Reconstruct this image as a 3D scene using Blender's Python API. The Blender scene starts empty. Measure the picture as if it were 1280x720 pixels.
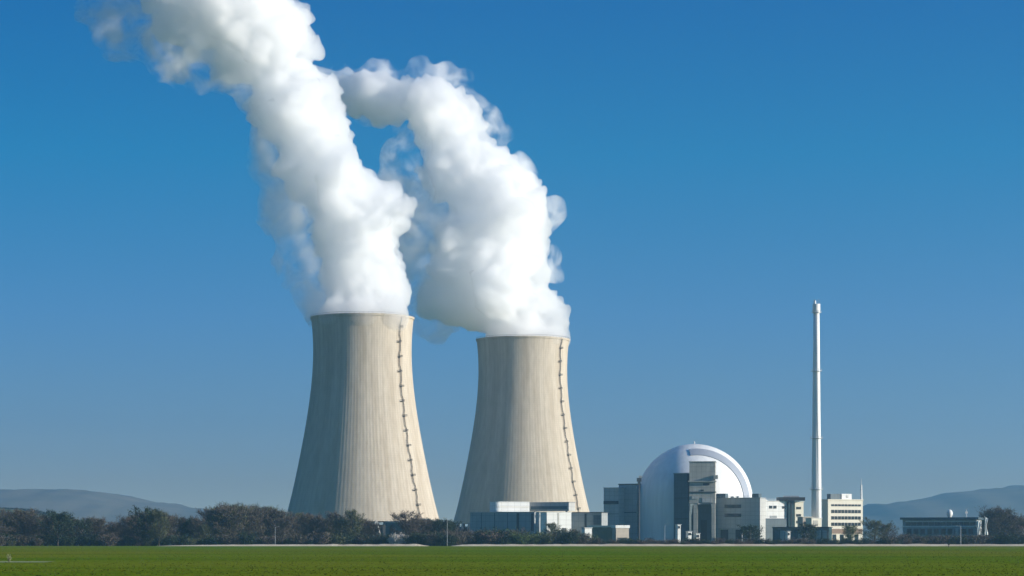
import bpy, bmesh, math, random
import numpy as np
from mathutils import Vector, Matrix, noise

random.seed(11)
sc = bpy.context.scene
COL = sc.collection

# ---------------------------------------------------------------- camera
F = 3022.0            # focal length in photo pixels (1280 wide)
CAMH = 2.2
HOR = 676.9           # row of the horizon in the photo
cam_d = bpy.data.cameras.new('camera')
cam_d.sensor_width = 36.0
cam_d.lens = 36.0 * F / 1280.0
cam_d.shift_y = (HOR - 360.0) / 1280.0
cam_d.clip_start = 1.0
cam_d.clip_end = 40000.0
cam = bpy.data.objects.new('camera', cam_d)
cam.location = (0, 0, CAMH)
cam.rotation_euler = (math.radians(90), 0, 0)
COL.objects.link(cam)
sc.camera = cam

# ---------------------------------------------------------------- sky, sun, exposure
SUN_EL = math.radians(15.0)
SUN_FRONT = math.radians(15.0)      # sun comes from the right, turned this far to the camera's side
world = bpy.data.worlds.new('World')
sc.world = world
world.use_nodes = True
nt = world.node_tree
nt.nodes.clear()
W = lambda t: nt.nodes.new(t)
wout = W('ShaderNodeOutputWorld'); bg = W('ShaderNodeBackground'); sky = W('ShaderNodeTexSky')
tc = W('ShaderNodeTexCoord'); sep = W('ShaderNodeSeparateXYZ'); com = W('ShaderNodeCombineXYZ')
mul = W('ShaderNodeMath'); mul.operation = 'MULTIPLY_ADD'
SKY_STRETCH, SKY_LIFT = 3.2, 0.06
mul.inputs[1].default_value = SKY_STRETCH; mul.inputs[2].default_value = SKY_LIFT
nrm = W('ShaderNodeVectorMath'); nrm.operation = 'NORMALIZE'
hsv = W('ShaderNodeHueSaturation')
hsv.inputs['Hue'].default_value = 0.5
hsv.inputs['Saturation'].default_value = 1.25
hsv.inputs['Value'].default_value = 1.0
sky.sky_type = 'NISHITA'
sky.sun_disc = False
sky.sun_elevation = SUN_EL
sky.sun_rotation = math.radians(90.0) + SUN_FRONT
sky.altitude = 300
sky.air_density = 1.0
sky.dust_density = 0.3
sky.ozone_density = 2.0
nt.links.new(tc.outputs['Generated'], sep.inputs[0])
nt.links.new(sep.outputs['X'], com.inputs['X']); nt.links.new(sep.outputs['Y'], com.inputs['Y'])
nt.links.new(sep.outputs['Z'], mul.inputs[0]); nt.links.new(mul.outputs[0], com.inputs['Z'])
nt.links.new(com.outputs[0], nrm.inputs[0]); nt.links.new(nrm.outputs[0], sky.inputs['Vector'])
nt.links.new(sky.outputs[0], hsv.inputs['Color'])
# colour of the clear, polarised air by height above the horizon
SKY_TINT = [(0.00, (0.66,0.50,0.41)), (0.10, (0.74,0.50,0.40)), (0.17, (0.78,0.60,0.52)), (0.37, (0.50,0.71,0.77)), (0.63, (0.05,0.82,0.885)), (0.88, (0.002,0.67,0.89)), (1.0, (0.002,0.65,0.89))]
zr = W('ShaderNodeMath'); zr.operation = 'DIVIDE'; zr.inputs[1].default_value = 0.25
tr_ = W('ShaderNodeValToRGB'); cr = tr_.color_ramp
while len(cr.elements) < len(SKY_TINT): cr.elements.new(0.5)
for e, (p, c) in zip(cr.elements, SKY_TINT): e.position = p; e.color = (*c, 1)
mt = W('ShaderNodeMixRGB'); mt.blend_type = 'MULTIPLY'; mt.inputs[0].default_value = 1.0
nt.links.new(sep.outputs['Z'], zr.inputs[0]); nt.links.new(zr.outputs[0], tr_.inputs[0])
nt.links.new(hsv.outputs[0], mt.inputs[1]); nt.links.new(tr_.outputs[0], mt.inputs[2])
nt.links.new(mt.outputs[0], bg.inputs['Color'])
bg.inputs['Strength'].default_value = 0.12
nt.links.new(bg.outputs[0], wout.inputs['Surface'])

sun_d = bpy.data.lights.new('sun', 'SUN')
sun_d.energy = 4.0
sun_d.angle = math.radians(0.5)
sun_d.color = (1.0, 0.93, 0.82)
sun = bpy.data.objects.new('sun', sun_d)
SDIR = Vector((math.cos(SUN_FRONT) * math.cos(SUN_EL), -math.sin(SUN_FRONT) * math.cos(SUN_EL), math.sin(SUN_EL)))
sun.rotation_euler = SDIR.to_track_quat('Z', 'Y').to_euler()
sun.location = (800, -400, 600)
COL.objects.link(sun)

sc.view_settings.view_transform = 'Standard'
sc.view_settings.look = 'None'
sc.view_settings.exposure = 0.97
sc.view_settings.gamma = 1.0
sc.view_settings.use_curve_mapping = False
sc.cycles.volume_bounces = 48
sc.cycles.max_bounces = 50
sc.cycles.diffuse_bounces = 4
sc.cycles.transparent_max_bounces = 24
sc.cycles.use_denoising = True
sc.cycles.use_adaptive_sampling = True

# ---------------------------------------------------------------- helpers
def PX(px, Y): return (px - 640.0) / F * Y
def PZ(py, Y): return CAMH + (HOR - py) / F * Y
def MPP(Y): return Y / F

def tag(o, label=None, cat=None, group=None, kind=None):
    if label: o['label'] = label
    if cat: o['category'] = cat
    if group: o['group'] = group
    if kind: o['kind'] = kind
    return o

def empty(name, loc, rz=0.0):
    o = bpy.data.objects.new(name, None)
    o.empty_display_size = 1.0
    o.location = loc
    o.rotation_euler = (0, 0, rz)
    COL.objects.link(o)
    return o

class MB:
    def __init__(s): s.v = []; s.f = []
    def add(s, vs, fs):
        n = len(s.v); s.v.extend(vs); s.f.extend([tuple(i + n for i in f) for f in fs]); return s
    def box(s, x0, x1, y0, y1, z0, z1):
        return s.add([(x0,y0,z0),(x1,y0,z0),(x1,y1,z0),(x0,y1,z0),(x0,y0,z1),(x1,y0,z1),(x1,y1,z1),(x0,y1,z1)],
                     [(3,2,1,0),(4,5,6,7),(0,1,5,4),(1,2,6,5),(2,3,7,6),(3,0,4,7)])
    def tube(s, a, b, r0, r1=None, n=8):
        r1 = r0 if r1 is None else r1
        a = Vector(a); b = Vector(b); d = (b - a)
        if d.length < 1e-6: return s
        d.normalize()
        up = Vector((0,0,1)) if abs(d.z) < 0.9 else Vector((1,0,0))
        u = d.cross(up).normalized(); w = d.cross(u)
        vs = []
        for c, r in ((a, r0), (b, r1)):
            for i in range(n):
                t = 2 * math.pi * i / n
                p = c + u * (math.cos(t) * r) + w * (math.sin(t) * r)
                vs.append(tuple(p))
        fs = [(i, (i+1) % n, n + (i+1) % n, n + i) for i in range(n)]
        fs += [tuple(range(n))[::-1], tuple(range(n, 2*n))]
        return s.add(vs, fs)
    def lathe(s, prof, n=48, cx=0, cy=0, cap=True):
        vs = []; m = len(prof)
        for r, z in prof:
            for i in range(n):
                t = 2 * math.pi * i / n
                vs.append((cx + r*math.cos(t), cy + r*math.sin(t), z))
        fs = []
        for k in range(m-1):
            for i in range(n):
                j = (i+1) % n
                fs.append((k*n+i, k*n+j, (k+1)*n+j, (k+1)*n+i))
        if cap:
            fs.append(tuple(range(n))[::-1]); fs.append(tuple(range((m-1)*n, m*n)))
        return s.add(vs, fs)
    def mesh(s, name):
        me = bpy.data.meshes.new(name)
        me.from_pydata([tuple(p) for p in s.v], [], s.f)
        me.update()
        return me
    def build(s, name, mat, parent=None, smooth=False, loc=None):
        me = s.mesh(name)
        me.materials.append(mat)
        if smooth:
            for p in me.polygons: p.use_smooth = True
        o = bpy.data.objects.new(name, me)
        COL.objects.link(o)
        if parent is not None: o.parent = parent
        if loc is not None: o.location = loc
        return o

def copy_tree(o, parent=None):
    c = o.copy(); COL.objects.link(c)
    if parent is not None: c.parent = parent
    for ch in list(o.children): copy_tree(ch, c)
    return c

def mat(name, col, rough=0.85, var=0.15, scale=0.3, col2=None, stretch=(1,1,1), bump=0.0, spec=0.3, metal=0.0, detail=6.0, panel=None):
    m = bpy.data.materials.new(name); m.use_nodes = True
    t = m.node_tree; b = t.nodes['Principled BSDF']
    b.inputs['Roughness'].default_value = rough
    b.inputs['Specular IOR Level'].default_value = spec
    b.inputs['Metallic'].default_value = metal
    tcn = t.nodes.new('ShaderNodeTexCoord'); mp = t.nodes.new('ShaderNodeMapping')
    mp.inputs['Scale'].default_value = stretch
    nz = t.nodes.new('ShaderNodeTexNoise'); nz.inputs['Scale'].default_value = scale; nz.inputs['Detail'].default_value = detail
    nz.inputs['Roughness'].default_value = 0.6
    rp = t.nodes.new('ShaderNodeValToRGB')
    c2 = col2 if col2 else tuple(c * (1 - var) for c in col)
    rp.color_ramp.elements[0].position = 0.3; rp.color_ramp.elements[1].position = 0.7
    rp.color_ramp.elements[0].color = (*c2, 1); rp.color_ramp.elements[1].color = (*col, 1)
    t.links.new(tcn.outputs['Object'], mp.inputs['Vector']); t.links.new(mp.outputs[0], nz.inputs['Vector'])
    t.links.new(nz.outputs['Fac'], rp.inputs['Fac']); t.links.new(rp.outputs[0], b.inputs['Base Color'])
    if panel:
        sp = t.nodes.new('ShaderNodeSeparateXYZ'); ad = t.nodes.new('ShaderNodeMath'); cb = t.nodes.new('ShaderNodeCombineXYZ'); bk = t.nodes.new('ShaderNodeTexBrick')
        t.links.new(tcn.outputs['Object'], sp.inputs[0]); t.links.new(sp.outputs['X'], ad.inputs[0]); t.links.new(sp.outputs['Y'], ad.inputs[1])
        t.links.new(ad.outputs[0], cb.inputs[0]); t.links.new(sp.outputs['Z'], cb.inputs[1]); t.links.new(cb.outputs[0], bk.inputs['Vector'])
        bk.offset = 0.0; bk.inputs['Scale'].default_value = 1.0; bk.inputs['Brick Width'].default_value = panel[0]; bk.inputs['Row Height'].default_value = panel[1]
        bk.inputs['Mortar Size'].default_value = 0.09; bk.inputs['Bias'].default_value = 0.0
        bk.inputs['Color1'].default_value = (1, 1, 1, 1); bk.inputs['Color2'].default_value = (0.90, 0.90, 0.90, 1); bk.inputs['Mortar'].default_value = (0.5, 0.5, 0.5, 1)
        mm = t.nodes.new('ShaderNodeMixRGB'); mm.blend_type = 'MULTIPLY'; mm.inputs[0].default_value = 0.8
        t.links.new(rp.outputs[0], mm.inputs[1]); t.links.new(bk.outputs['Color'], mm.inputs[2]); t.links.new(mm.outputs[0], b.inputs['Base Color'])
    if bump > 0:
        bp = t.nodes.new('ShaderNodeBump'); bp.inputs['Strength'].default_value = bump; bp.inputs['Distance'].default_value = 0.3
        t.links.new(nz.outputs['Fac'], bp.inputs['Height']); t.links.new(bp.outputs[0], b.inputs['Normal'])
    return m

M = {}
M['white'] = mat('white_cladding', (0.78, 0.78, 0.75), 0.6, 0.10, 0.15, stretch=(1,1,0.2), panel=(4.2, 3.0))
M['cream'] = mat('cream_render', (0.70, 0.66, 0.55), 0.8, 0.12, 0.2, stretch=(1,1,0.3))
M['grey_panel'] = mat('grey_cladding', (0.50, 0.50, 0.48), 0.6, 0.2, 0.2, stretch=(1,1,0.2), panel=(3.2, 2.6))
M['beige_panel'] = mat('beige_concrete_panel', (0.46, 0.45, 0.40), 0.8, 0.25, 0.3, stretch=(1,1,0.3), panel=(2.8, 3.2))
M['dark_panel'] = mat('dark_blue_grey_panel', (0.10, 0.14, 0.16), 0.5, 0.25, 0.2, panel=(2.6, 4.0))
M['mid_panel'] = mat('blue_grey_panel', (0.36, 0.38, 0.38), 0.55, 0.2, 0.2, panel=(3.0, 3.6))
M['dark_trim'] = mat('dark_trim', (0.05, 0.055, 0.06), 0.6, 0.2, 0.5)
M['glass'] = mat('window_glass', (0.03, 0.045, 0.055), 0.12, 0.3, 0.4, spec=0.6)
M['teal_glass'] = mat('tinted_glass', (0.05, 0.09, 0.10), 0.15, 0.3, 0.3, spec=0.6)
M['steel'] = mat('galvanised_steel', (0.45, 0.47, 0.48), 0.45, 0.15, 1.0, metal=0.6)
M['dark_steel'] = mat('weathered_steel', (0.10, 0.085, 0.075), 0.7, 0.3, 1.0)
M['pink'] = mat('pale_brick', (0.48, 0.42, 0.35), 0.85, 0.2, 0.4)
M['brown'] = mat('brown_brick', (0.28, 0.20, 0.15), 0.85, 0.25, 0.4)
M['roof_tile'] = mat('faded_roof_tiles', (0.30, 0.16, 0.12), 0.85, 0.25, 0.6)
M['chimney'] = mat('painted_chimney', (0.85, 0.84, 0.82), 0.65, 0.14, 0.25, stretch=(1,1,0.08))
M['olive_wall'] = mat('mossy_wall', (0.22, 0.22, 0.15), 0.9, 0.3, 0.4)
M['bark'] = mat('bark', (0.075, 0.062, 0.05), 0.9, 0.4, 1.5)
M['rubber'] = mat('tyre_rubber', (0.02, 0.02, 0.02), 0.8, 0.2, 3)
M['skin'] = mat('skin', (0.5, 0.33, 0.25), 0.6, 0.1, 3)

# ---------------------------------------------------------------- ground, path, hills
def ground_material():
    m = bpy.data.materials.new('meadow_grass'); m.use_nodes = True
    t = m.node_tree; b = t.nodes['Principled BSDF']
    b.inputs['Roughness'].default_value = 1.0; b.inputs['Specular IOR Level'].default_value = 0.0
    tcn = t.nodes.new('ShaderNodeTexCoord')
    def nz(scale, st, det=5, rot=0):
        mp = t.nodes.new('ShaderNodeMapping'); mp.inputs['Scale'].default_value = st
        mp.inputs['Rotation'].default_value = (0, 0, rot)
        n = t.nodes.new('ShaderNodeTexNoise'); n.inputs['Scale'].default_value = scale; n.inputs['Detail'].default_value = det
        t.links.new(tcn.outputs['Object'], mp.inputs[0]); t.links.new(mp.outputs[0], n.inputs['Vector']); return n
    def ramp(n, a, b_, p0=0.35, p1=0.65):
        r = t.nodes.new('ShaderNodeValToRGB'); r.color_ramp.elements[0].position = p0; r.color_ramp.elements[1].position = p1
        r.color_ramp.elements[0].color = (*a, 1); r.color_ramp.elements[1].color = (*b_, 1)
        t.links.new(n.outputs['Fac'], r.inputs[0]); return r
    r1 = ramp(nz(0.012, (1.0, 0.25, 1), 4), GR_A, GR_B)
    r2 = ramp(nz(0.02, (0.35, 1.1, 1), 6), GR_C, GR_D, 0.42, 0.58)
    r3 = ramp(nz(1.2, (1, 0.35, 1), 6), (0.75, 0.75, 0.75), (1.3, 1.3, 1.3), 0.3, 0.7)
    mx = t.nodes.new('ShaderNodeMixRGB'); mx.inputs[0].default_value = 0.5
    t.links.new(r1.outputs[0], mx.inputs[1]); t.links.new(r2.outputs[0], mx.inputs[2])
    ml = t.nodes.new('ShaderNodeMixRGB'); ml.blend_type = 'MULTIPLY'; ml.inputs[0].default_value = 1.0
    t.links.new(mx.outputs[0], ml.inputs[1]); t.links.new(r3.outputs[0], ml.inputs[2])
    t.links.new(ml.outputs[0], b.inputs['Base Color'])
    return m
GR_A, GR_B, GR_C, GR_D = (0.180, 0.190, 0.018), (0.075, 0.200, 0.010), (0.175, 0.195, 0.018), (0.095, 0.150, 0.008)
M['meadow'] = ground_material()
GX, GY0, GY1 = 6000, -250, 9000
g = MB()
xs = np.linspace(-GX, GX, 61); ys = np.concatenate([np.linspace(GY0, 100, 8)[:-1], np.linspace(100, 1140, 120), np.linspace(1200, GY1, 30)])
for yy in ys:
    for xx in xs:
        z = 0.0
        if 60 < yy < 1100:
            k = min(1, (yy-60)/60) * min(1, (1100-yy)/80)
            z = 0.22 * k * noise.noise((xx/260.0, yy/45.0, 1.7)) - 0.05*k
        g.v.append((xx, yy, z))
ZG = np.array([v[2] for v in g.v]).reshape(len(ys), len(xs))
def ground_z(X, Y):
    X = np.atleast_1d(np.asarray(X, float)); Y = np.atleast_1d(np.asarray(Y, float))
    i = np.clip(np.searchsorted(xs0, X)-1, 0, len(xs0)-2); j = np.clip(np.searchsorted(ys0, Y)-1, 0, len(ys0)-2)
    u = (X-xs0[i])/(xs0[i+1]-xs0[i]); v = (Y-ys0[j])/(ys0[j+1]-ys0[j])
    return ZG[j,i]*(1-u)*(1-v) + ZG[j,i+1]*u*(1-v) + ZG[j+1,i]*(1-u)*v + ZG[j+1,i+1]*u*v
xs0, ys0 = xs.copy(), ys.copy()
nx = len(xs)
for j in range(len(ys)-1):
    for i in range(nx-1):
        a = j*nx+i; g.f.append((a, a+1, a+nx+1, a+nx))
tag(g.build('ground', M['meadow'], smooth=True), kind='structure')

# raised farm track on a low bank across the far edge of the field
M['gravel'] = mat('pale_gravel', (0.66, 0.57, 0.42), 0.95, 0.25, 0.06, col2=(0.50, 0.40, 0.27), spec=0.05, stretch=(1,1,1))
def track(points, tops, name='path'):
    b = MB(); n = len(points)
    for (px, Y), h in zip(points, tops):
        x = PX(px, Y)
        for dy, z in ((-3.2, -0.12), (-1.2, h*0.85), (0, h), (5, h+0.03), (9, -0.12)):
            b.v.append((x, Y+dy, z))
    for i in range(n-1):
        for k in range(4):
            a = i*5+k; b.f.append((a, a+5, a+6, a+1))
    return tag(b.build(name, M['gravel'], smooth=False), kind='structure')
def dense(pts, n):
    px = [p[0] for p in pts]; out = []
    for x in np.linspace(px[0], px[-1], n):
        Y = float(np.interp(x, px, [p[1] for p in pts])); h = float(np.interp(x, px, [p[2] for p in pts]))
        h *= 1.12 + 0.30 * noise.noise((x*0.09, 3.3, 0.0))
        out.append((x, Y, max(0.02, h)))
    return [(o[0], o[1]) for o in out], [o[2] for o in out]
track(*dense([(196, 1150, 0.05), (230, 1150, 0.45), (340, 1150, 0.75), (520, 1150, 0.85), (536, 1150, 0.1)], 80))
track(*dense([(564, 1150, 0.1), (580, 1150, 0.75), (800, 1150, 0.85), (1090, 1150, 0.85), (1180, 1149, 0.85), (1240, 1146, 0.8), (1300, 1143, 0.8)], 160))
# dry strip in the meadow at the left edge
M['dry'] = mat('dry_grass', (0.34, 0.36, 0.19), 0.95, 0.3, 0.5, col2=(0.20, 0.25, 0.09))
b = MB()
n = 24
for i in range(n+1):
    t = i/n; x = -75 + t*23.5
    w = 3.4*(1-t**3)
    ya, yb = 266-w*0.2+0.6*noise.noise((x*.5,1,0)), 273+w*1.5+0.8*noise.noise((x*.4,5,0))
    b.v += [(x, ya, float(ground_z(x, ya)[0])+0.02), (x, yb, float(ground_z(x, yb)[0])+0.04)]
for i in range(n): b.f.append((2*i, 2*i+2, 2*i+3, 2*i+1))
tag(b.build('dry_grass_strip', M['dry']), kind='structure')

# grass tufts of the near meadow
M['blade'] = mat('grass_blades', (0.082, 0.090, 0.011), 0.9, 0.4, 0.03, col2=(0.055, 0.078, 0.008), spec=0.0)
rng = np.random.default_rng(5)
b = MB()
NT = 60000
Yt = 115 + (rng.random(NT)**1.7) * 980
Xt = (rng.random(NT)*2-1) * (0.235*Yt + 12)
hh = 0.0 + 0.05*rng.random(NT); ww = 0.05 + 0.10*rng.random(NT); an = rng.random(NT)*math.pi
V = np.zeros((NT, 3, 3))
V[:,0,0] = Xt - np.cos(an)*ww; V[:,0,1] = Yt - np.sin(an)*ww; Zt = ground_z(Xt, Yt)
V[:,0,2] = Zt - 0.02
V[:,1,0] = Xt + np.cos(an)*ww; V[:,1,1] = Yt + np.sin(an)*ww; V[:,1,2] = Zt - 0.02
V[:,2,0] = Xt + (rng.random(NT)-.5)*0.2; V[:,2,1] = Yt; V[:,2,2] = Zt + 0.02 + hh
b.v = V.reshape(-1, 3).tolist(); b.f = [(3*i, 3*i+1, 3*i+2) for i in range(NT)]
tag(b.build('grass', M['blade']), kind='stuff')

M['hill'] = mat('wooded_hill', (0.14, 0.135, 0.10), 0.95, 0.4, 0.006, col2=(0.25, 0.215, 0.15), spec=0.05)
M['near_hill'] = mat('meadow_and_wood', (0.065, 0.085, 0.040), 0.95, 0.4, 0.008, col2=(0.10, 0.115, 0.055), spec=0.05)
def hill(name, pts, Y, depth, rough, seed, step=18, m='hill'):
    b = MB(); x0, x1 = pts[0][0], pts[-1][0]
    xs = np.arange(x0, x1+1, step); rows = 9
    for j in range(rows):
        t = j/(rows-1)
        prof = math.sin(math.pi*min(1, t*0.5+0.0)) if t <= 1 else 0
        for x in xs:
            py = float(np.interp(x, [p[0] for p in pts], [p[1] for p in pts]))
            z = max(0, PZ(py, Y+depth)) * (math.sin(t*math.pi/2)**0.9)
            z += rough * t * (noise.fractal((x*0.03, seed, t*2.0), 0.8, 2.1, 5))
            b.v.append((PX(x, Y+depth), Y + depth*t, z - (2.0 if j == 0 else 0)))
    nx = len(xs)
    for x in xs: b.v.append((PX(x, Y+depth), Y+depth*1.5, -3))
    for j in range(rows):
        for i in range(nx-1):
            a = j*nx+i; b.f.append((a, a+1, a+nx+1, a+nx))
    return tag(b.build(name, M[m], smooth=True), kind='structure')
hill('hills', [(-500,622),(-120,618),(0,613),(30,612),(100,612),(135,617),(170,622),(210,630),(260,637),(340,646),(450,655),(560,660),(800,662),(1000,655),(1060,642),(1085,632),(1140,625),(1185,617),(1230,611),(1280,606),(1400,600),(1800,606)], 6900, 1300, 10, 2.0, 8)
hill('foothill', [(-400,628),(-60,634),(0,637),(40,639),(85,650),(130,660),(200,666),(300,672),(340,676)], 2700, 500, 5, 6.0, 5, 'near_hill')

# ---------------------------------------------------------------- haze
HAZE = 0.000115
m = bpy.data.materials.new('haze_air'); m.use_nodes = True
t = m.node_tree; t.nodes.clear()
o_ = t.nodes.new('ShaderNodeOutputMaterial'); pv = t.nodes.new('ShaderNodeVolumePrincipled')
pv.inputs['Color'].default_value = (0.38, 0.70, 0.97, 1)
pv.inputs['Density'].default_value = HAZE
pv.inputs['Anisotropy'].default_value = 0.55
t.links.new(pv.outputs[0], o_.inputs['Volume'])
hz = MB().box(-GX-20, GX+20, GY0-20, GY1+20, -4.0, 450).build('haze', m)
tag(hz, kind='stuff')

# ---------------------------------------------------------------- cooling towers
PROF = [(15.4,51.8),(19.2,50.7),(27,48.6),(36.2,46.5),(46,44.2),(58,41.7),(68,39.8),(79.5,37.9),(90,36.1),(100.8,34.6),(113.7,33.3),(122,32.9),(130,32.8),(137.7,33.0),(146,33.6),(151.6,34.2)]
def rad(z): 
    zs = [p[0] for p in PROF]; rs = [p[1] for p in PROF]
    return float(np.interp(z, zs, rs))
# smooth profile
_zs = np.linspace(15.4, 151.6, 64)
_c = np.polyfit([p[0] for p in PROF], [p[1] for p in PROF], 5)
def rad(z): return float(np.polyval(_c, z))

def tower_material():
    m = bpy.data.materials.new('cooling_tower_concrete'); m.use_nodes = True
    t = m.node_tree; b = t.nodes['Principled BSDF']; b.inputs['Roughness'].default_value = 0.9; b.inputs['Specular IOR Level'].default_value = 0.15
    L = t.links.new; N = t.nodes.new
    tcn = N('ShaderNodeTexCoord'); s = N('ShaderNodeSeparateXYZ'); L(tcn.outputs['Object'], s.inputs[0])
    at = N('ShaderNodeMath'); at.operation = 'ARCTAN2'; L(s.outputs['Y'], at.inputs[0]); L(s.outputs['X'], at.inputs[1])
    def streak(ks, kz, det):
        c = N('ShaderNodeCombineXYZ')
        m1 = N('ShaderNodeMath'); m1.operation = 'MULTIPLY'; m1.inputs[1].default_value = ks; L(at.outputs[0], m1.inputs[0])
        m2 = N('ShaderNodeMath'); m2.operation = 'MULTIPLY'; m2.inputs[1].default_value = kz; L(s.outputs['Z'], m2.inputs[0])
        L(m1.outputs[0], c.inputs[0]); L(m2.outputs[0], c.inputs[1])
        n = N('ShaderNodeTexNoise'); n.inputs['Scale'].default_value = 1.0; n.inputs['Detail'].default_value = det; n.inputs['Roughness'].default_value = 0.65
        L(c.outputs[0], n.inputs['Vector']); return n
    def ramp(n, a, b_, p0, p1):
        r = N('ShaderNodeValToRGB'); r.color_ramp.elements[0].position = p0; r.color_ramp.elements[1].position = p1
        r.color_ramp.elements[0].color = (*a, 1); r.color_ramp.elements[1].color = (*b_, 1); L(n.outputs['Fac'], r.inputs[0]); return r
    r1 = ramp(streak(26, 0.008, 5), (0.50, 0.435, 0.345), (0.58, 0.51, 0.41), 0.3, 0.7)
    r2 = ramp(streak(6, 0.012, 4), (0.84, 0.81, 0.77), (1.0, 1.0, 1.0), 0.36, 0.60)
    r3 = ramp(streak(14, 0.10, 6), (0.88, 0.87, 0.86), (1.04, 1.04, 1.04), 0.35, 0.65)
    x = r1
    for r in (r2, r3):
        k = N('ShaderNodeMixRGB'); k.blend_type = 'MULTIPLY'; k.inputs[0].default_value = 1.0
        L(x.outputs[0], k.inputs[1]); L(r.outputs[0], k.inputs[2]); x = k
    # casting lifts: faint rings every 1.5 m of height
    w = N('ShaderNodeTexWave'); w.wave_type = 'BANDS'; w.bands_direction = 'Z'; w.inputs['Scale'].default_value = 0.21; w.inputs['Distortion'].default_value = 0.0
    L(tcn.outputs['Object'], w.inputs['Vector'])
    rw = ramp(w, (0.94, 0.94, 0.94), (1, 1, 1), 0.0, 0.25)
    k = N('ShaderNodeMixRGB'); k.blend_type = 'MULTIPLY'; k.inputs[0].default_value = 1.0
    L(x.outputs[0], k.inputs[1]); L(rw.outputs[0], k.inputs[2])
    L(k.outputs[0], b.inputs['Base Color'])
    return m
M['tower'] = tower_material()
M['column'] = mat('column_concrete', (0.46, 0.44, 0.40), 0.9, 0.2, 0.4)
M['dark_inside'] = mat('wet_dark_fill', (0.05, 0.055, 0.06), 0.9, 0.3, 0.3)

def shell_mesh():
    nr = 112; seg = nr*4; vs = []; fs = []
    pat = (0.0, 0.0, 0.03, 0.03)
    zs = list(np.linspace(15.4, 150.2, 58))
    rings = [(rad(z), z, 1) for z in zs]
    rings += [(rad(150.2)+0.55, 150.25, 0), (rad(151.6)+0.55, 151.6, 0), (rad(151.6)-0.75, 151.6, 0)]
    rings += [(rad(z)-0.7, z, 0) for z in np.linspace(148, 15.4, 26)]
    for r, z, ribs in rings:
        for i in range(seg):
            t = 2*math.pi*i/seg
            rr = r + (pat[i % 4] if ribs else 0)
            vs.append((rr*math.cos(t), rr*math.sin(t), z))
    m_ = len(rings)
    for k in range(m_):
        k2 = (k+1) % m_
        for i in range(seg):
            j = (i+1) % seg
            fs.append((k*seg+i, k*seg+j, k2*seg+j, k2*seg+i))
    b = MB(); b.v = vs; b.f = fs
    return b
def cooling_tower(cx, Y, phi, label):
    root = empty('cooling_tower', (cx, Y, 0))
    tag(root, label, 'cooling tower', 'cooling towers of the power station')
    shell_mesh().build('shell', M['tower'], root)
    # diagonal column pairs round the air inlet
    b = MB(); r0, r1 = 53.6, 51.5; da = math.radians(4.3)
    for s in (-1, 1):
        b.tube((r0*math.cos(s*da*0.1), r0*math.sin(s*da*0.1), 0), (r1*math.cos(s*da), r1*math.sin(s*da), 15.7), 0.55, 0.5, 8)
    c0 = b.build('column', M['column'], root, True)
    for k in range(1, 40):
        c = c0.copy(); COL.objects.link(c); c.parent = root; c.rotation_euler = (0, 0, 2*math.pi*k/40)
    MB().lathe([(55.5,0),(55.5,1.6),(55.0,1.6),(55.0,0)], 96, cap=False).build('basin_wall', M['column'], root)
    MB().lathe([(48.5,0),(48.5,13.0)], 96).build('fill_pack', M['dark_inside'], root)
    # ladder run with rest platforms
    lad = MB(); zz = np.linspace(4, 150.5, 60)
    pts = []
    for i, z in enumerate(zz):
        r = rad(max(z, 15.4)) + 0.55
        off = 0.9 * (1 if int(z/9.8) % 2 else -1)
        pts.append((r, z, off))
    def at(r, off, z):
        a = phi; return (r*math.cos(a) - off*math.sin(a), r*math.sin(a) + off*math.cos(a), z)
    for (ra, za, oa), (rb, zb, ob) in zip(pts[:-1], pts[1:]):
        for s in (-0.3, 0.3):
            lad.tube(at(ra, oa*0.5+s, za), at(rb, ob*0.5+s, zb), 0.10, n=5)
        lad.tube(at(ra+0.5, oa*0.5, za), at(rb+0.5, ob*0.5, zb), 0.14, n=5)
        lad.tube(at(ra, oa*0.5-0.3, za), at(ra, oa*0.5+0.3, za), 0.06, n=4)
    lo = lad.build('ladder', M['dark_steel'], root)
    z = 16.0; k = 0
    while z < 149:
        r = rad(max(z, 15.4))
        p = MB()
        def slab(r0, r1, o0, o1, z0, z1):
            vs = [at(r0,o0,z0),at(r1,o0,z0),at(r1,o1,z0),at(r0,o1,z0),at(r0,o0,z1),at(r1,o0,z1),at(r1,o1,z1),at(r0,o1,z1)]
            p.add(vs, [(3,2,1,0),(4,5,6,7),(0,1,5,4),(1,2,6,5),(2,3,7,6),(3,0,4,7)])
        off = 0.9*0.5*(1 if k % 2 else -1)
        slab(r-0.3, r+1.7, off-1.25, off+1.25, z, z+0.25)
        for zz_ in (0.6, 1.1): slab(r+1.6, r+1.72, off-1.25, off+1.25, z+zz_, z+zz_+0.14)
        for oo in (-1.25, -0.4, 0.4, 1.15): slab(r+1.58, r+1.7, off+oo, off+oo+0.1, z+0.25, z+1.2)
        for oo in (-1.25, 1.15): slab(r+0.1, r+1.58, off+oo, off+oo+0.1, z+1.0, z+1.2)
        p.build('platform', M['dark_steel'], lo)
        z += 9.8; k += 1
    # rim walkway handrail
    rl = MB(); R = rad(151.6) + 0.3; n = 72
    for i in range(n):
        t0, t1 = 2*math.pi*i/n, 2*math.pi*(i+1)/n
        rl.tube((R*math.cos(t0), R*math.sin(t0), 152.6), (R*math.cos(t1), R*math.sin(t1), 152.6), 0.07, n=4)
        rl.tube((R*math.cos(t0), R*math.sin(t0), 151.55), (R*math.cos(t0), R*math.sin(t0), 152.6), 0.06, n=4)
    rl.build('rim_railing', M['dark_steel'], root)
    return root
T1Y, T2Y = 1614.0, 1789.0
T1X, T2X = PX(453.0, T1Y), PX(653.5, T2Y)
cooling_tower(T1X, T1Y, -math.acos(0.775), 'taller nearer concrete cooling tower on the left, its shell bare of buildings in front')
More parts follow.
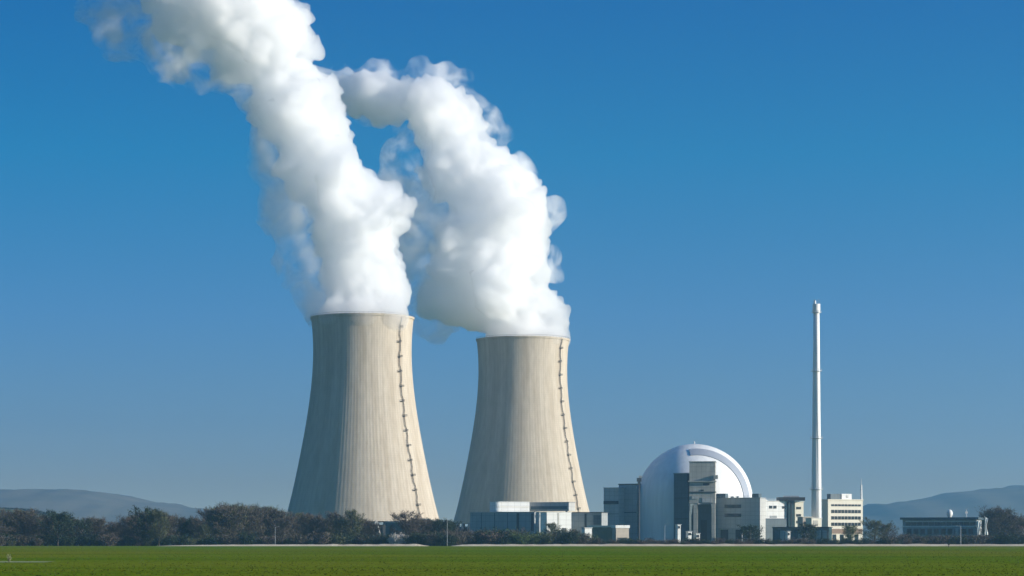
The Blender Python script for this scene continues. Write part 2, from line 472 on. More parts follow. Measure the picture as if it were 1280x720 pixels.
cooling_tower(T2X, T2Y, -math.acos(0.815), 'right concrete cooling tower standing behind the low white and blue-grey sheds')

# ---------------------------------------------------------------- steam plumes
def steam_material(name, dens, aniso, col=(0.9985, 0.9985, 0.9985)):
    m = bpy.data.materials.new(name); m.use_nodes = True
    t = m.node_tree; t.nodes.clear()
    o = t.nodes.new('ShaderNodeOutputMaterial'); v = t.nodes.new('ShaderNodeVolumePrincipled')
    v.inputs['Color'].default_value = (*col, 1); v.inputs['Density'].default_value = dens; v.inputs['Anisotropy'].default_value = aniso
    t.links.new(v.outputs[0], o.inputs['Volume'])
    return m, t, o
STEAM_D = 0.18
m1, t_, o_ = steam_material('dense_steam', STEAM_D, 0.54)
# droplets so dense at the boundary that a share of the light scatters there at once
df = t_.nodes.new('ShaderNodeBsdfDiffuse'); df.inputs['Color'].default_value = (0.97, 0.97, 0.97, 1)
tr = t_.nodes.new('ShaderNodeBsdfTransparent'); mxs = t_.nodes.new('ShaderNodeMixShader'); mxs.inputs[0].default_value = 0.06
t_.links.new(tr.outputs[0], mxs.inputs[1]); t_.links.new(df.outputs[0], mxs.inputs[2]); t_.links.new(mxs.outputs[0], o_.inputs['Surface'])
M['steam'] = m1
M['wisp'], wt, wo = steam_material('thin_steam', 0.0, 0.0)
_v = [n for n in wt.nodes if n.type == 'PRINCIPLED_VOLUME'][0]
_tc = wt.nodes.new('ShaderNodeTexCoord')
_n = wt.nodes.new('ShaderNodeTexNoise'); _n.inputs['Scale'].default_value = 0.045; _n.inputs['Detail'].default_value = 4.0; _n.inputs['Roughness'].default_value = 0.62; _n.inputs['Distortion'].default_value = 0.6
_r = wt.nodes.new('ShaderNodeMapRange'); _r.inputs['From Min'].default_value = 0.445; _r.inputs['From Max'].default_value = 0.72
_r.inputs['To Min'].default_value = 0.0; _r.inputs['To Max'].default_value = 0.11
wt.links.new(_tc.outputs['Object'], _n.inputs['Vector']); wt.links.new(_n.outputs['Fac'], _r.inputs['Value']); wt.links.new(_r.outputs[0], _v.inputs['Density'])

def blob_mesh(name, blobs, Y, voxel, seed, amp, flat_z=None, soft=5, warp=7.0):
    """union of puffs given as (px, py, radius px, depth offset in m), remeshed and billowed"""
    b = MB()
    bm = bmesh.new()
    for (px, py, r, dy) in blobs:
        c = Vector((PX(px, Y), Y + dy, PZ(py, Y)))
        bmesh.ops.create_icosphere(bm, subdivisions=3, radius=r*MPP(Y), matrix=Matrix.Translation(c))
    me = bpy.data.meshes.new(name); bm.to_mesh(me); bm.free()
    ob = bpy.data.objects.new(name, me); COL.objects.link(ob)
    md = ob.modifiers.new('r', 'REMESH'); md.mode = 'VOXEL'; md.voxel_size = voxel
    s = ob.modifiers.new('s', 'SMOOTH'); s.factor = 0.5; s.iterations = soft
    def bake():
        dg = bpy.context.evaluated_depsgraph_get(); dg.update()
        new = bpy.data.meshes.new_from_object(ob.evaluated_get(dg))
        ob.modifiers.clear(); old = ob.data; ob.data = new; bpy.data.meshes.remove(old)
    bake()
    me = ob.data; n = len(me.vertices)
    co = np.zeros(n*3); me.vertices.foreach_get('co', co); co = co.reshape(-1, 3)
    no = np.zeros(n*3); me.vertex_normals.foreach_get('vector', no); no = no.reshape(-1, 3)
    off = Vector((seed*13.7, seed*7.1, seed*3.3))
    for i in range(n):
        p = Vector(co[i])
        q = p + warp*noise.noise_vector(p/26.0 + off)
        d = 0.0
        for sc_, a in amp:
            f1 = noise.voronoi(q/sc_ + off)[0][0]
            d += a*(0.505 - f1)
        k = 1.0
        if flat_z is not None: k = min(1.0, max(0.0, (p.z - flat_z)/14.0))
        co[i] += no[i]*d*k
    me.vertices.foreach_set('co', co.ravel()); me.update()
    md = ob.modifiers.new('r', 'REMESH'); md.mode = 'VOXEL'; md.voxel_size = voxel*0.8
    s = ob.modifiers.new('s', 'SMOOTH'); s.factor = 0.5; s.iterations = 1
    bake()
    for p in ob.data.polygons: p.use_smooth = True
    return ob
AMP = ((34.0, 17.0), (15.0, 11.0), (7.0, 5.8), (3.4, 2.6))
R = random.Random(3)
def fill(rows, per=3, jit=0.18):
    """rows of (y, x left, x right): puffs that fill each span, round in depth as well"""
    out = []
    for (y, xl, xr) in rows:
        c = (xl+xr)/2; h = (xr-xl)/2
        out.append((c, y, h*0.72, R.uniform(-4, 4)))
        for k in range(per):
            a = 2*math.pi*(k+R.random())/per
            out.append((c + math.cos(a)*h*0.5, y + R.uniform(-8, 8), h*R.uniform(0.40, 0.52), math.sin(a)*h*0.5*0.55))
        out.append((xl + h*0.34, y + R.uniform(-6, 6), h*0.32, R.uniform(-8, 8)))
        out.append((xr - h*0.34, y + R.uniform(-6, 6), h*0.32, R.uniform(-8, 8)))
    return out
p1 = [(428,398,29,-16),(456,398,30,-20),(484,398,29,-16),(456,398,30,20),(430,398,28,14),(482,398,28,14),(456,385,50,0)]
p1 += fill([(372,402,513),(350,400,512),(325,396,513),(300,390,503),(280,385,508),(258,378,503),(236,366,488),(216,356,462),(196,346,424),(170,334,441),(148,322,437),(126,312,424),(104,303,405),(84,296,384),(64,280,384),(44,262,386),(24,232,384),(4,196,366),(-20,175,350),(-42,150,320)])
p1 += [(497,262,20,-10),(430,182,14,-6),(425,160,16,0),(405,118,14,0),(270,80,22,8),(248,62,18,4),(215,40,24,0),(376,20,16,-5),(372,60,15,0)]
plume1 = blob_mesh('steam_plume', p1, T1Y, 1.25, 1.0, AMP, flat_z=PZ(392, T1Y))
plume1.data.materials.clear(); plume1.data.materials.append(M['steam'])
tag(plume1, 'bright white steam plume rising from the left cooling tower and leaving the photo at top', 'steam plume', 'steam plumes over the cooling towers')
p2 = [(630,424,24,-14),(654,424,26,-18),(680,424,24,-14),(654,424,26,18),(632,424,22,12),(678,424,22,12),(698,424,16,0)]
p2 += [(699,394,13,-6),(698,410,14,4)]
p2 += [(612,398,17,-8),(636,394,24,-14),(664,394,24,-14),(690,398,20,-8),(640,394,24,12),(676,396,24,12),(576,384,18,0),(594,388,18,4),(640,384,34,0),(674,384,32,0),(606,382,28,0),(570,376,24,0),(556,366,20,4)]
p2 += fill([(362,540,694),(338,536,692),(314,536,690),(290,540,690),(268,548,692),(246,540,680),(226,528,658),(206,510,622),(186,510,618),(166,508,614)])
p2 += fill([(150,506,604),(134,488,594)])
p2 += [(560,124,24,0),(582,134,17,0),(535,124,31,0),(505,122,32,6),(478,119,31,10),(450,116,28,14),(425,110,22,18),(402,104,17,22),(466,100,14,8),(486,104,11,4),(448,106,14,8),(646,236,21,-6),(666,258,23,-8),(676,280,14,-8),(560,345,24,0),(548,370,22,6),(584,386,20,0)]
plume2 = blob_mesh('steam_plume', p2, T2Y, 1.25, 2.0, AMP, flat_z=PZ(420, T2Y))
plume2.data.materials.clear(); plume2.data.materials.append(M['steam'])
tag(plume2, 'greyer steam plume from the right cooling tower, arching over to join the other plume', 'steam plume', 'steam plumes over the cooling towers')
AMPW = ((30.0, 20.0), (12.0, 8.0))
def wisp(blobs, Y, seed, parent, label=None):
    o = blob_mesh('wisp', blobs, Y, 3.0, seed, AMPW)
    o.data.materials.clear(); o.data.materials.append(M['wisp']); o.parent = parent
    return o
def sheath(blobs, grow, shift):
    return [(x + shift[0], y + shift[1], r*grow, dy) for (x, y, r, dy) in blobs]
w1 = [(402,372,34,0),(384,350,34,0),(384,312,40,5),(372,280,40,0),(362,245,40,0),(350,215,34,0),(340,180,28,0),(330,150,26,0),(320,120,26,0),
      (250,40,46,0),(225,70,44,0),(195,30,50,0),(150,15,46,0),(115,10,34,0),(262,98,28,0),(296,100,26,0),(160,50,34,0),(300,70,40,0),(300,20,60,0),(230,0,60,0)]
wisp(w1, T1Y, 5.0, plume1)
w2 = [(505,245,46,0),(512,285,50,0),(500,205,34,0),(530,330,46,0),(525,320,38,0),(530,360,38,0),(545,395,30,0),(500,225,32,0),(512,190,24,0),(505,165,20,0),(560,300,50,0),
      (684,322,18,0),(692,346,13,0),(612,170,24,0),(610,200,24,0),(600,140,24,0),(560,105,26,0),(520,100,28,0),(470,95,30,10),(470,125,38,10),(430,105,34,16),(400,100,30,20),(650,230,30,0),(680,265,26,0)]
wisp(w2, T2Y, 8.0, plume2)

# ---------------------------------------------------------------- power-station buildings
class Bld:
    """a block whose visible vertical corner stands at column 'split': for turn > 0 its front looks right of the viewer, for turn < 0 left"""
    def __init__(s, name, label, cat, px0, split, px1, ytop, Y, turn, material, group=None, depth=None, zb=0.0, roof=None):
        s.Y, s.a, s.split = Y, math.radians(turn), split
        m = MPP(Y); s.m = m
        if turn >= 0:
            s.w = (px1-split)*m/math.cos(s.a)
            s.d = (split-px0)*m/math.sin(s.a) if depth is None else depth
            s.x0, s.x1 = 0.0, s.w
        else:
            s.w = (split-px0)*m/math.cos(s.a)
            s.d = (px1-split)*m/math.sin(-s.a) if depth is None else depth
            s.x0, s.x1 = -s.w, 0.0
        s.h = PZ(ytop, Y)
        s.root = empty(name, (PX(split, Y), Y, 0), s.a)
        tag(s.root, label, cat, group)
        s.wall = MB().box(s.x0, s.x1, 0, s.d, zb, s.h).build('wall', material, s.root)
        if roof is not None:
            MB().box(s.x0-0.35, s.x1+0.35, -0.35, s.d+0.35, s.h, s.h+roof[0]).build('roof', roof[1], s.root)
    def lx(s, px): return (px - s.split)*s.m/math.cos(s.a)
    def z(s, py): return PZ(py, s.Y)
    def front(s, name, px0, px1, py0, py1, material, out=0.12, back=0.0, parent=None):
        return MB().box(s.lx(px0), s.lx(px1), -out, -0.003+back, s.z(py1), s.z(py0)).build(name, material, parent or s.root)
    def window(s, px0, px1, py0, py1, glass=None, n=1):
        """framed window: raised surround, mullions, and a recessed pane"""
        xa, xb, za, zb_ = s.lx(px0), s.lx(px1), s.z(py1), s.z(py0)
        f = MB(); t = 0.14
        f.box(xa, xb, -0.22, -0.003, zb_-t, zb_); f.box(xa, xb, -0.30, -0.003, za, za+t)
        f.box(xa, xa+t, -0.2, -0.003, za+t, zb_-t); f.box(xb-t, xb, -0.2, -0.003, za+t, zb_-t)
        for k in range(1, n):
            xm = xa + (xb-xa)*k/n; f.box(xm-0.06, xm+0.06, -0.16, -0.003, za+t, zb_-t)
        w = f.build('window', M['dark_trim'], s.root)
        MB().box(xa+t, xb-t, -0.05, -0.004, za+t, zb_-t).build('pane', glass or M['glass'], w)
        return w
    def roof_box(s, name, px0, px1, py0, material, y0=2.0, d=6.0):
        base = s.h + 0.003
        return MB().box(s.lx(px0), s.lx(px1), y0, min(s.d-0.5, y0+d), base, s.z(py0)).build(name, material, s.root)
    def railing(s, y=0.3):
        b = MB(); n = max(2, int(s.w/2.0))
        for k in range(n+1):
            x = s.x0 + 0.2 + (s.w-0.4)*k/n
            b.box(x-0.04, x+0.04, y-0.04, y+0.04, s.h+0.5, s.h+1.5)
        for zz in (1.0, 1.45): b.box(s.x0+0.2, s.x1-0.2, y-0.05, y+0.05, s.h+zz, s.h+zz+0.07)
        return b.build('railing', M['steel'], s.root)

PY_ = 1500.0   # the reactor buildings stand this far away
# --- reactor dome
PYD = 1537.0
DX, DR = PX(868, PYD), 73*MPP(PYD)
dz = PZ(628, PYD)
droot = empty('reactor_dome', (DX, PYD, 0))
tag(droot, 'white reactor building with a hemispherical dome, its left side in blue shade', 'reactor building')
M['dome'] = mat('dome_coating', (0.82, 0.82, 0.80), 0.75, 0.16, 0.35, stretch=(1, 1, 0.10))
MB().lathe([(DR, 0), (DR, dz)], 96, cap=False).build('drum', M['dome'], droot, True)
b = MB(); na = 96
prof = []
def sph(r): return math.sqrt(max(0.0, DR*DR - r*r))
for r in np.linspace(0.0, 0.785*DR, 26): prof.append((r, sph(r)))
GD = 4.2
groove = set()
for r in np.linspace(0.79*DR, 0.893*DR, 8):
    prof.append((r, sph(r)))
for r in np.linspace(0.897*DR, DR, 12): prof.append((r, sph(r)))
for th in np.linspace(0.05, math.pi/2, 20): prof.append((DR*math.cos(th), -DR*math.sin(th)))
for q_, (r, y) in enumerate(prof):
    for i in range(na+1):
        t = math.pi*i/na; r_, y_ = r, y
        if q_ in groove and t < math.radians(97):
            k = (DR-GD)/DR; r_, y_ = r*k + (r-0.79*DR)*0.35, y*k - 0.4
        b.v.append((r_*math.cos(t), -y_, dz + r_*math.sin(t)))
for k in range(len(prof)-1):
    for i in range(na):
        a = k*(na+1)+i; b.f.append((a, a+1, a+na+2, a+na+1))
do = b.build('dome', M['dome'], droot, True)
bm = bmesh.new(); bm.from_mesh(do.data); bmesh.ops.remove_doubles(bm, verts=bm.verts, dist=0.001); bmesh.ops.recalc_face_normals(bm, faces=bm.faces)
for e in bm.edges:
    if len(e.link_faces) == 2 and e.calc_face_angle() > math.radians(28): e.smooth = False
bm.to_mesh(do.data); bm.free()
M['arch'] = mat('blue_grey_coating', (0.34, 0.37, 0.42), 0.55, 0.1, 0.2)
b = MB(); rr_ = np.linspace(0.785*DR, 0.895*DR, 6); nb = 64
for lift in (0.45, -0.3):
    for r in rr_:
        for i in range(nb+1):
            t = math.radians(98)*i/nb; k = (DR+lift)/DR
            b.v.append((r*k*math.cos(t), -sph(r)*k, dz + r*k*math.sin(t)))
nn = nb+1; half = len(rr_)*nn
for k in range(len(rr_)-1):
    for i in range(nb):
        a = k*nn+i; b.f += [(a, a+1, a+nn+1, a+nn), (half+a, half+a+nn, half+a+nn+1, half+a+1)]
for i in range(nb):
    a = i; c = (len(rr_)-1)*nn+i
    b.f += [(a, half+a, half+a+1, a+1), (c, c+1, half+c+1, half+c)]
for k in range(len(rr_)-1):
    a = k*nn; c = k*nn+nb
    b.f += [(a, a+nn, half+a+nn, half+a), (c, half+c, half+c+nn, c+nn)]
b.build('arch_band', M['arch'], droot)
MB().tube((0,0,dz+DR-0.3), (0,0,dz+DR+1.6), 0.5, 0.35).build('vent', M['steel'], droot)

# --- dark service block left of the dome, with the camera mast on its roof
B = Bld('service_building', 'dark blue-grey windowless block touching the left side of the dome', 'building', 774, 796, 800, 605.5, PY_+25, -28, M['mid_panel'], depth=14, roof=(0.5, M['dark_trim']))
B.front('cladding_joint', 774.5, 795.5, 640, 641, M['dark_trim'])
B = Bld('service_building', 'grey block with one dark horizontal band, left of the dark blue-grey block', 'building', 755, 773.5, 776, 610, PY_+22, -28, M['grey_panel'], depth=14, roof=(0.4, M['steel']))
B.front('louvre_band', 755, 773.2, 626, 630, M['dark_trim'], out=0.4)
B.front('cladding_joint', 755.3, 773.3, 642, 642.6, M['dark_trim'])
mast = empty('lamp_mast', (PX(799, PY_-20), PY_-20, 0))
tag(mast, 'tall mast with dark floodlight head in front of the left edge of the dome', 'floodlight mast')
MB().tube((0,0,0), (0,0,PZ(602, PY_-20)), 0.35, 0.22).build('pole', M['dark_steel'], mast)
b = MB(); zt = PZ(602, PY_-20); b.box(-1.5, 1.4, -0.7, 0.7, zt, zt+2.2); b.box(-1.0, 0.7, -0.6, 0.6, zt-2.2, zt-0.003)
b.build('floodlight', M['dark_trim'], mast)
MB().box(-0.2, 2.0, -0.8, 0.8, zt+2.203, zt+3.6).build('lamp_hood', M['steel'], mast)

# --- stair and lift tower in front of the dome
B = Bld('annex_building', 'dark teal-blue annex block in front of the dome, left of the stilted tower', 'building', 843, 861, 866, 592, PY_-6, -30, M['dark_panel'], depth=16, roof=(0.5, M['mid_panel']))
B.front('cladding_joint', 843.3, 860.7, 622, 623, M['dark_trim'])
B.front('cladding_joint', 843.3, 860.7, 648, 649, M['dark_trim'])
YT = PY_-22
B = Bld('stilted_tower', 'beige concrete block raised on two tall legs in front of the dome', 'tower building', 862, 894, 896, 577.5, YT, -7, M['beige_panel'], depth=13, zb=PZ(629, YT), roof=(0.5, M['beige_panel']))
for (pa, pb) in ((867, 871.5), (889.5, 893.5)):
    MB().box(B.lx(pa), B.lx(pb), 0.3, 2.6, 0, B.z(629)).build('leg', M['beige_panel'], B.root)
    MB().box(B.lx(pa), B.lx(pb), 10, 12.5, 0, B.z(629)).build('leg', M['beige_panel'], B.root)
B.front('ledge', 860.5, 895.6, 601, 602.4, M['beige_panel'], out=1.3)
B.front('ledge', 861, 895.4, 614.5, 615.6, M['dark_trim'], out=0.5)
B.front('gallery', 892.0, 897.5, 594, 599, M['beige_panel'], out=2.0)
B.front('louvre', 879, 887, 604, 606.5, M['dark_trim'], out=0.2)
B.front('louvre', 876, 880, 612, 613.6, M['dark_trim'], out=0.2)
B.front('louvre', 865, 873, 620, 624, M['grey_panel'], out=0.25)
B.front('louvre', 878, 890, 622, 628, M['grey_panel'], out=0.3)
MB().box(B.lx(858.5), B.lx(864), 2, 8, B.z(603), B.z(592)).build('crane_housing', M['dark_trim'], B.root)
MB().box(B.lx(860), B.lx(862), 3, 7, B.z(627), B.z(603.2)).build('duct', M['dark_steel'], B.root)
B = Bld('recessed_annex', 'dark blue wall between the two legs of the stilted tower', 'building', 871, 889, 890, 630, PY_-5, -20, M['dark_panel'], depth=3)
B.front('door', 876, 884, 650, 676, M['dark_trim'], out=0.1)

# --- grey turbine hall and the white block at its end
YG = PY_-14
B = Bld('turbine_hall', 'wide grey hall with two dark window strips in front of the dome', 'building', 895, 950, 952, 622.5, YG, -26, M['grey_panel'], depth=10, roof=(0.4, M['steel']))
for (a_, c_) in ((630.5, 634.8), (641.8, 645.8)):
    B.window(907.5, 927.5, a_, c_, n=8)
B.front('plinth', 896, 949, 660, 678, M['mid_panel'], out=0.25)
B.front('gate', 903, 912, 662, 678, M['dark_trim'], out=0.4)
B.front('gate', 921, 930, 662, 678, M['dark_trim'], out=0.4)
B.roof_box('roof_housing', 896.5, 907, 616.5, M['dark_panel'], 2, 5)
B.roof_box('roof_housing', 939, 947, 617, M['dark_panel'], 2, 5)
B.roof_box('roof_vent', 912, 915, 620, M['steel'], 4, 2); B.roof_box('roof_vent', 919, 921, 619.6, M['steel'], 4, 2)
B.railing()
YW = PY_-4
B = Bld('switchgear_building', 'bright white block with a dark lower storey, right of the grey hall', 'building', 949.5, 951.5, 985.5, 626.5, YW, 24, M['white'], depth=18, roof=(0.35, M['white']))
B.front('lower_storey', 951.8, 985, 648, 678, M['dark_panel'], out=0.9)
B.window(962, 966, 632, 635.5, n=2); B.window(967.5, 971.5, 632, 635.5, n=2); B.window(979, 983.5, 632.5, 635.5, n=2)
B.front('louvre', 963, 972, 644.5, 647.5, M['mid_panel'], out=0.2)
pr = MB(); xa, xb = B.lx(950.5), B.lx(962)
pr.add([(xa,1.0,B.h+.36),(xb,1.0,B.h+.36),(xa,1.0,B.z(620)),(xa,9,B.h+.36),(xb,9,B.h+.36),(xa,9,B.z(620))], [(0,1,2),(3,5,4),(0,2,5,3),(1,4,5,2),(0,3,4,1)])
pr.build('sloped_roof', M['white'], B.root)
B.railing()
YQ = PY_+2
B = Bld('stair_tower', 'dark glazed stair tower between the white block and the narrow cream block', 'building', 984.5, 985.6, 993.5, 625.5, YQ, 14, M['teal_glass'], depth=9)
for k in range(6): B.front('floor_band', 985.8, 993.3, 629+k*7, 629.8+k*7, M['dark_trim'], out=0.2)
B.front('mullion', 989, 989.7, 626, 676, M['dark_trim'], out=0.28)
B = Bld('office_wing', 'narrow cream block beside the glazed stair tower, left of the chimney', 'building', 992.5, 993.8, 1005, 627.5, YQ+8, 22, M['cream'], depth=14, roof=(0.4, M['cream']))
B.window(995.5, 1001.5, 633.5, 636.5, n=3); B.window(995.5, 1001.5, 642.5, 645.5, n=3); B.window(995.5, 1001.5, 651, 654, n=3)
b = MB(); Yr = YQ-2
b.box(PX(973, Yr), PX(1006.5, Yr), Yr+0.5, Yr+12, PZ(625.6, Yr)+0.01, PZ(621.5, Yr))
cb = empty('roof_canopy', (0, 0, 0))
for v in range(len(b.v)): b.v[v] = (b.v[v][0]-PX(990,Yr), b.v[v][1]-Yr, b.v[v][2]-PZ(626.2,Yr))
cb.location = (PX(990,Yr), Yr, PZ(626.2,Yr)); tag(cb, 'dark flat rooftop plant deck lying across the stair tower and its neighbours', 'rooftop deck')
b.build('deck', M['dark_trim'], cb)
b2 = MB(); b2.box(-4.5, 4.8, 3, 9, PZ(621.4,Yr)-PZ(626.2,Yr), PZ(619.6,Yr)-PZ(626.2,Yr)); b2.build('plant_housing', M['steel'], cb)

# --- chimney
YC = 1420.0
croot = empty('chimney', (PX(1020.5, YC), YC, 0))
tag(croot, 'very tall slender white chimney, the only one, standing right of the dome', 'chimney')
mc = MPP(YC)
H = PZ(381, YC)
MB().lathe([(6.4*mc, 0), (6.0*mc, PZ(600, YC)), (5.0*mc, PZ(520, YC)), (4.2*mc, PZ(440, YC)), (3.7*mc, H)], 32).build('shaft', M['chimney'], croot, True)
b = MB(); b.lathe([(3.9*mc, H-5), (4.7*mc, H-3.6), (4.7*mc, H+0.4), (3.6*mc, H+0.41)], 32); b.build('head', M['chimney'], croot)
b = MB(); b.tube((-0.9,0,H+0.42), (-0.9,0,H+2.6), 0.75, 0.6, 12); b.build('flue', M['white'], croot)
b = MB()
for a in range(6): b.tube((1.9*math.cos(a*1.05), 1.9*math.sin(a*1.05), H+0.4), (1.9*math.cos(a*1.05), 1.9*math.sin(a*1.05), H+3.4), 0.07, n=5)
b.build('lightning_rod', M['steel'], croot)
for py in (391, 464, 548, 612):
    z = PZ(py, YC); r = np.interp(py, [381, 440, 520, 600], [3.7, 4.2, 5.0, 6.0])*mc
    p = MB(); p.lathe([(r+0.01, z-0.2), (r+1.15, z-0.05), (r+1.15, z+0.1), (r+0.01, z+0.1)], 32, cap=False)
    for k in range(24):
        t = 2*math.pi*k/24; x, y = (r+1.1)*math.cos(t), (r+1.1)*math.sin(t); t1 = 2*math.pi*(k+1)/24
        p.tube((x,y,z+.1), (x,y,z+1.2), 0.04, n=4); p.tube((x,y,z+1.2), ((r+1.1)*math.cos(t1), (r+1.1)*math.sin(t1), z+1.2), 0.04, n=4)
    p.build('platform', M['steel'], croot)
b = MB()
for s_ in (-0.25, 0.25): b.tube((s_+1.2, -6.2*mc-0.2, 2), (s_+0.7, -3.7*mc-0.35, H-4), 0.06, n=4)
b.build('ladder', M['steel'], croot)
B = Bld('chimney_base_building', 'pale pinkish flat block at the foot of the chimney', 'building', 1002.5, 1003.5, 1016, 646.5, 1408, 16, M['pink'], depth=8, roof=(0.3, M['cream']))
B.window(1005, 1008, 652, 655, n=2)
B = Bld('chimney_base_building', 'small cream box building directly in front of the chimney base', 'building', 1010, 1014.5, 1028, 648, 1396, 28, M['cream'], depth=6, roof=(0.3, M['white']))
B.front('louvre', 1016.5, 1023, 650.5, 657, M['beige_panel'], out=0.15)

# --- cream office block
B = Bld('office_block', 'cream office block with four rows of windows, right of the chimney', 'office building', 1029, 1035, 1082, 625, PY_-60, 27, M['cream'], roof=(0.5, M['cream']))
for r_, (a_, c_) in enumerate(((630.2, 632.6), (637.2, 641.2), (645.2, 649.2), (653.2, 657.2))):
    for k in range(9):
        xa = 1039.5 + k*4.5
        B.window(xa, xa+3.6, a_, c_, n=2)
B.front('ground_floor', 1038, 1081, 661, 667, M['brown'], out=0.2)
for k in range(4): B.front('door', 1041+k*10, 1046+k*10, 668, 678, M['glass'], out=0.15)
B.roof_box('roof_housing', 1041, 1054.5, 617.2, M['dark_panel'], 2, 7)
B.roof_box('roof_housing', 1056, 1069.5, 617, M['white'], 2, 7)
B.front('roof_vent', 1062, 1065, 619, 622, M['grey_panel'], out=-1.8, back=2.0)
am = empty('antenna_mast', (PX(1077.8, PY_-52), PY_-48, 0)); am.location.z = B.h+0.5
tag(am, 'thin white antenna mast on the right end of the cream office roof', 'mast')
MB().tube((0,0,0), (0,0,PZ(607,PY_-52)-B.h), 0.75, 0.5).build('tube', M['white'], am)
MB().tube((0,0,PZ(607,PY_-52)-B.h), (0,0,PZ(599,PY_-52)-B.h), 0.16, 0.08).build('whip', M['steel'], am)
# --- teal sheds and bays at the foot of the blocks
B = Bld('bay_shed', 'long dark teal shed with flat roof in front of the chimney foot', 'shed', 969, 1036, 1037, 659.5, 1330, -24, M['teal_glass'], depth=6, roof=(0.45, M['dark_trim']))
for k in range(9): B.front('door', 971+k*7.2, 976.4+k*7.2, 663, 681, M['mid_panel'] if k % 3 else M['dark_panel'], out=0.14)

# --- low sheds at the foot of the right tower
YS = 1420.0
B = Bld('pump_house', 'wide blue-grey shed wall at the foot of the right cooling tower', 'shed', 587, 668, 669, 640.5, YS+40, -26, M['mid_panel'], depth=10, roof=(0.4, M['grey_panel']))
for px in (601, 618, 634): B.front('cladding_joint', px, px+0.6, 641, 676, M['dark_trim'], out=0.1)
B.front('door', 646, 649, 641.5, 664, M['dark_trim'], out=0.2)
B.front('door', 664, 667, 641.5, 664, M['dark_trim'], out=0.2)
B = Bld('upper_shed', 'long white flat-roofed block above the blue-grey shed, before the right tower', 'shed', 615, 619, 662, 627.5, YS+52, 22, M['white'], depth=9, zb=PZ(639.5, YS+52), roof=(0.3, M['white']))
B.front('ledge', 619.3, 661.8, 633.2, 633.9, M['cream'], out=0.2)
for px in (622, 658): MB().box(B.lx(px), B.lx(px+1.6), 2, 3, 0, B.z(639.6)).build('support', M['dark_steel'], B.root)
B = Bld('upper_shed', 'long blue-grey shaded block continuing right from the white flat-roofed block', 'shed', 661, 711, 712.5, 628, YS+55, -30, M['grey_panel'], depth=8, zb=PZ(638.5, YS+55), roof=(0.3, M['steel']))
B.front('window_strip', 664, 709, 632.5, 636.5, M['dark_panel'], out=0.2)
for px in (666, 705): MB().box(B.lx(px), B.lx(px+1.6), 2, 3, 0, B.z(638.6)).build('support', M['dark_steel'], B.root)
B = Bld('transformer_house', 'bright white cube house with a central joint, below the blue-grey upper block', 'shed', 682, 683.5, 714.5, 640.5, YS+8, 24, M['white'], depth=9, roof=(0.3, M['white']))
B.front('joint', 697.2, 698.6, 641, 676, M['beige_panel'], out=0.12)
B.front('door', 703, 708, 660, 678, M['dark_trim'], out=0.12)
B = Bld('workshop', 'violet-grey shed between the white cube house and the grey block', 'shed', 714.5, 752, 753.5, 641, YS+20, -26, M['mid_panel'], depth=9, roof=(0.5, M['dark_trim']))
B.front('door', 731, 733.5, 642, 676, M['dark_trim'], out=0.2); B.front('panel', 742, 751, 644, 656, M['dark_panel'], out=0.15)
B = Bld('low_store', 'low olive store with a pale roof edge, left of the dome foot', 'shed', 735, 771, 772, 659, 1300, -24, M['olive_wall'], depth=6, roof=(0.9, M['cream']))
B.front('gate', 738, 741, 665, 681, M['dark_trim'], out=0.1)
B = Bld('low_store', 'low store with bright white roof edge at the dome foot', 'shed', 769, 770, 786.5, 660, 1296, 20, M['pink'], depth=6, roof=(1.5, M['white']))
B.front('gate', 772, 783, 672, 681, M['dark_trim'], out=0.15)
B = Bld('store_hut', 'dark flat-roofed hut beneath the right flank of the left cooling tower', 'shed', 481, 517, 518.5, 653.5, 1420, -26, M['dark_panel'], depth=7, roof=(0.9, M['mid_panel']), zb=0)
B.front('gate', 486, 489, 660, 680, M['dark_trim'], out=0.15)

# --- long low pavilion on the right
YP = 1380.0
B = Bld('pavilion', 'long low dark pavilion with an overhanging flat roof, on the far right', 'building', 1134, 1221, 1223, 649.3, YP, -22, M['mid_panel'], depth=14)
MB().box(B.x0-1.2, B.x1+1.2, -1.6, B.d+1.6, B.h, B.h+1.25).build('roof', M['dark_panel'], B.root)
for k in range(12): B.window(1137.5+k*6.9, 1143.2+k*6.9, 652.5, 656.8, glass=M['teal_glass'], n=3)
B.front('sill_band', 1134.5, 1220.5, 657.2, 658.6, M['white'], out=0.3)
B.front('fascia_band', 1137.5, 1220.5, 650.9, 652.3, M['white'], out=0.34)
for k in range(10): B.window(1139+k*8, 1144.5+k*8, 661, 667.5, n=2)
B.front('entrance', 1196, 1200, 660, 677, M['grey_panel'], out=0.3)
rd = empty('radome', (PX(1187.5, YP+7), YP+8, B.h+1.25)); tag(rd, 'small white egg-shaped radome on the roof of the dark pavilion', 'radome')
R_ = 1.75
MB().lathe([(1.0, 0), (1.1, .5), (1.55, 1.0), (R_, 2.0), (1.72, 2.8), (1.4, 3.7), (0.8, 4.3), (0.15, 4.55)], 24).build('shell', M['white'], rd, True)
an_ = empty('roof_antenna', (PX(1208.5, YP+7), YP+8, B.h+1.25)); tag(an_, 'forked antenna on the right part of the pavilion roof', 'antenna')
b = MB(); b.tube((0,0,0), (0,0,4.6), 0.16, 0.12); b.tube((0,0,4.4), (-0.9,0,5.6), 0.09, n=5); b.tube((0,0,4.4), (0.9,0,5.6), 0.09, n=5); b.build('pole', M['steel'], an_)
MB().box(-0.7, 0.7, -0.2, 0.2, 2.2, 3.3).build('panel', M['white'], an_)
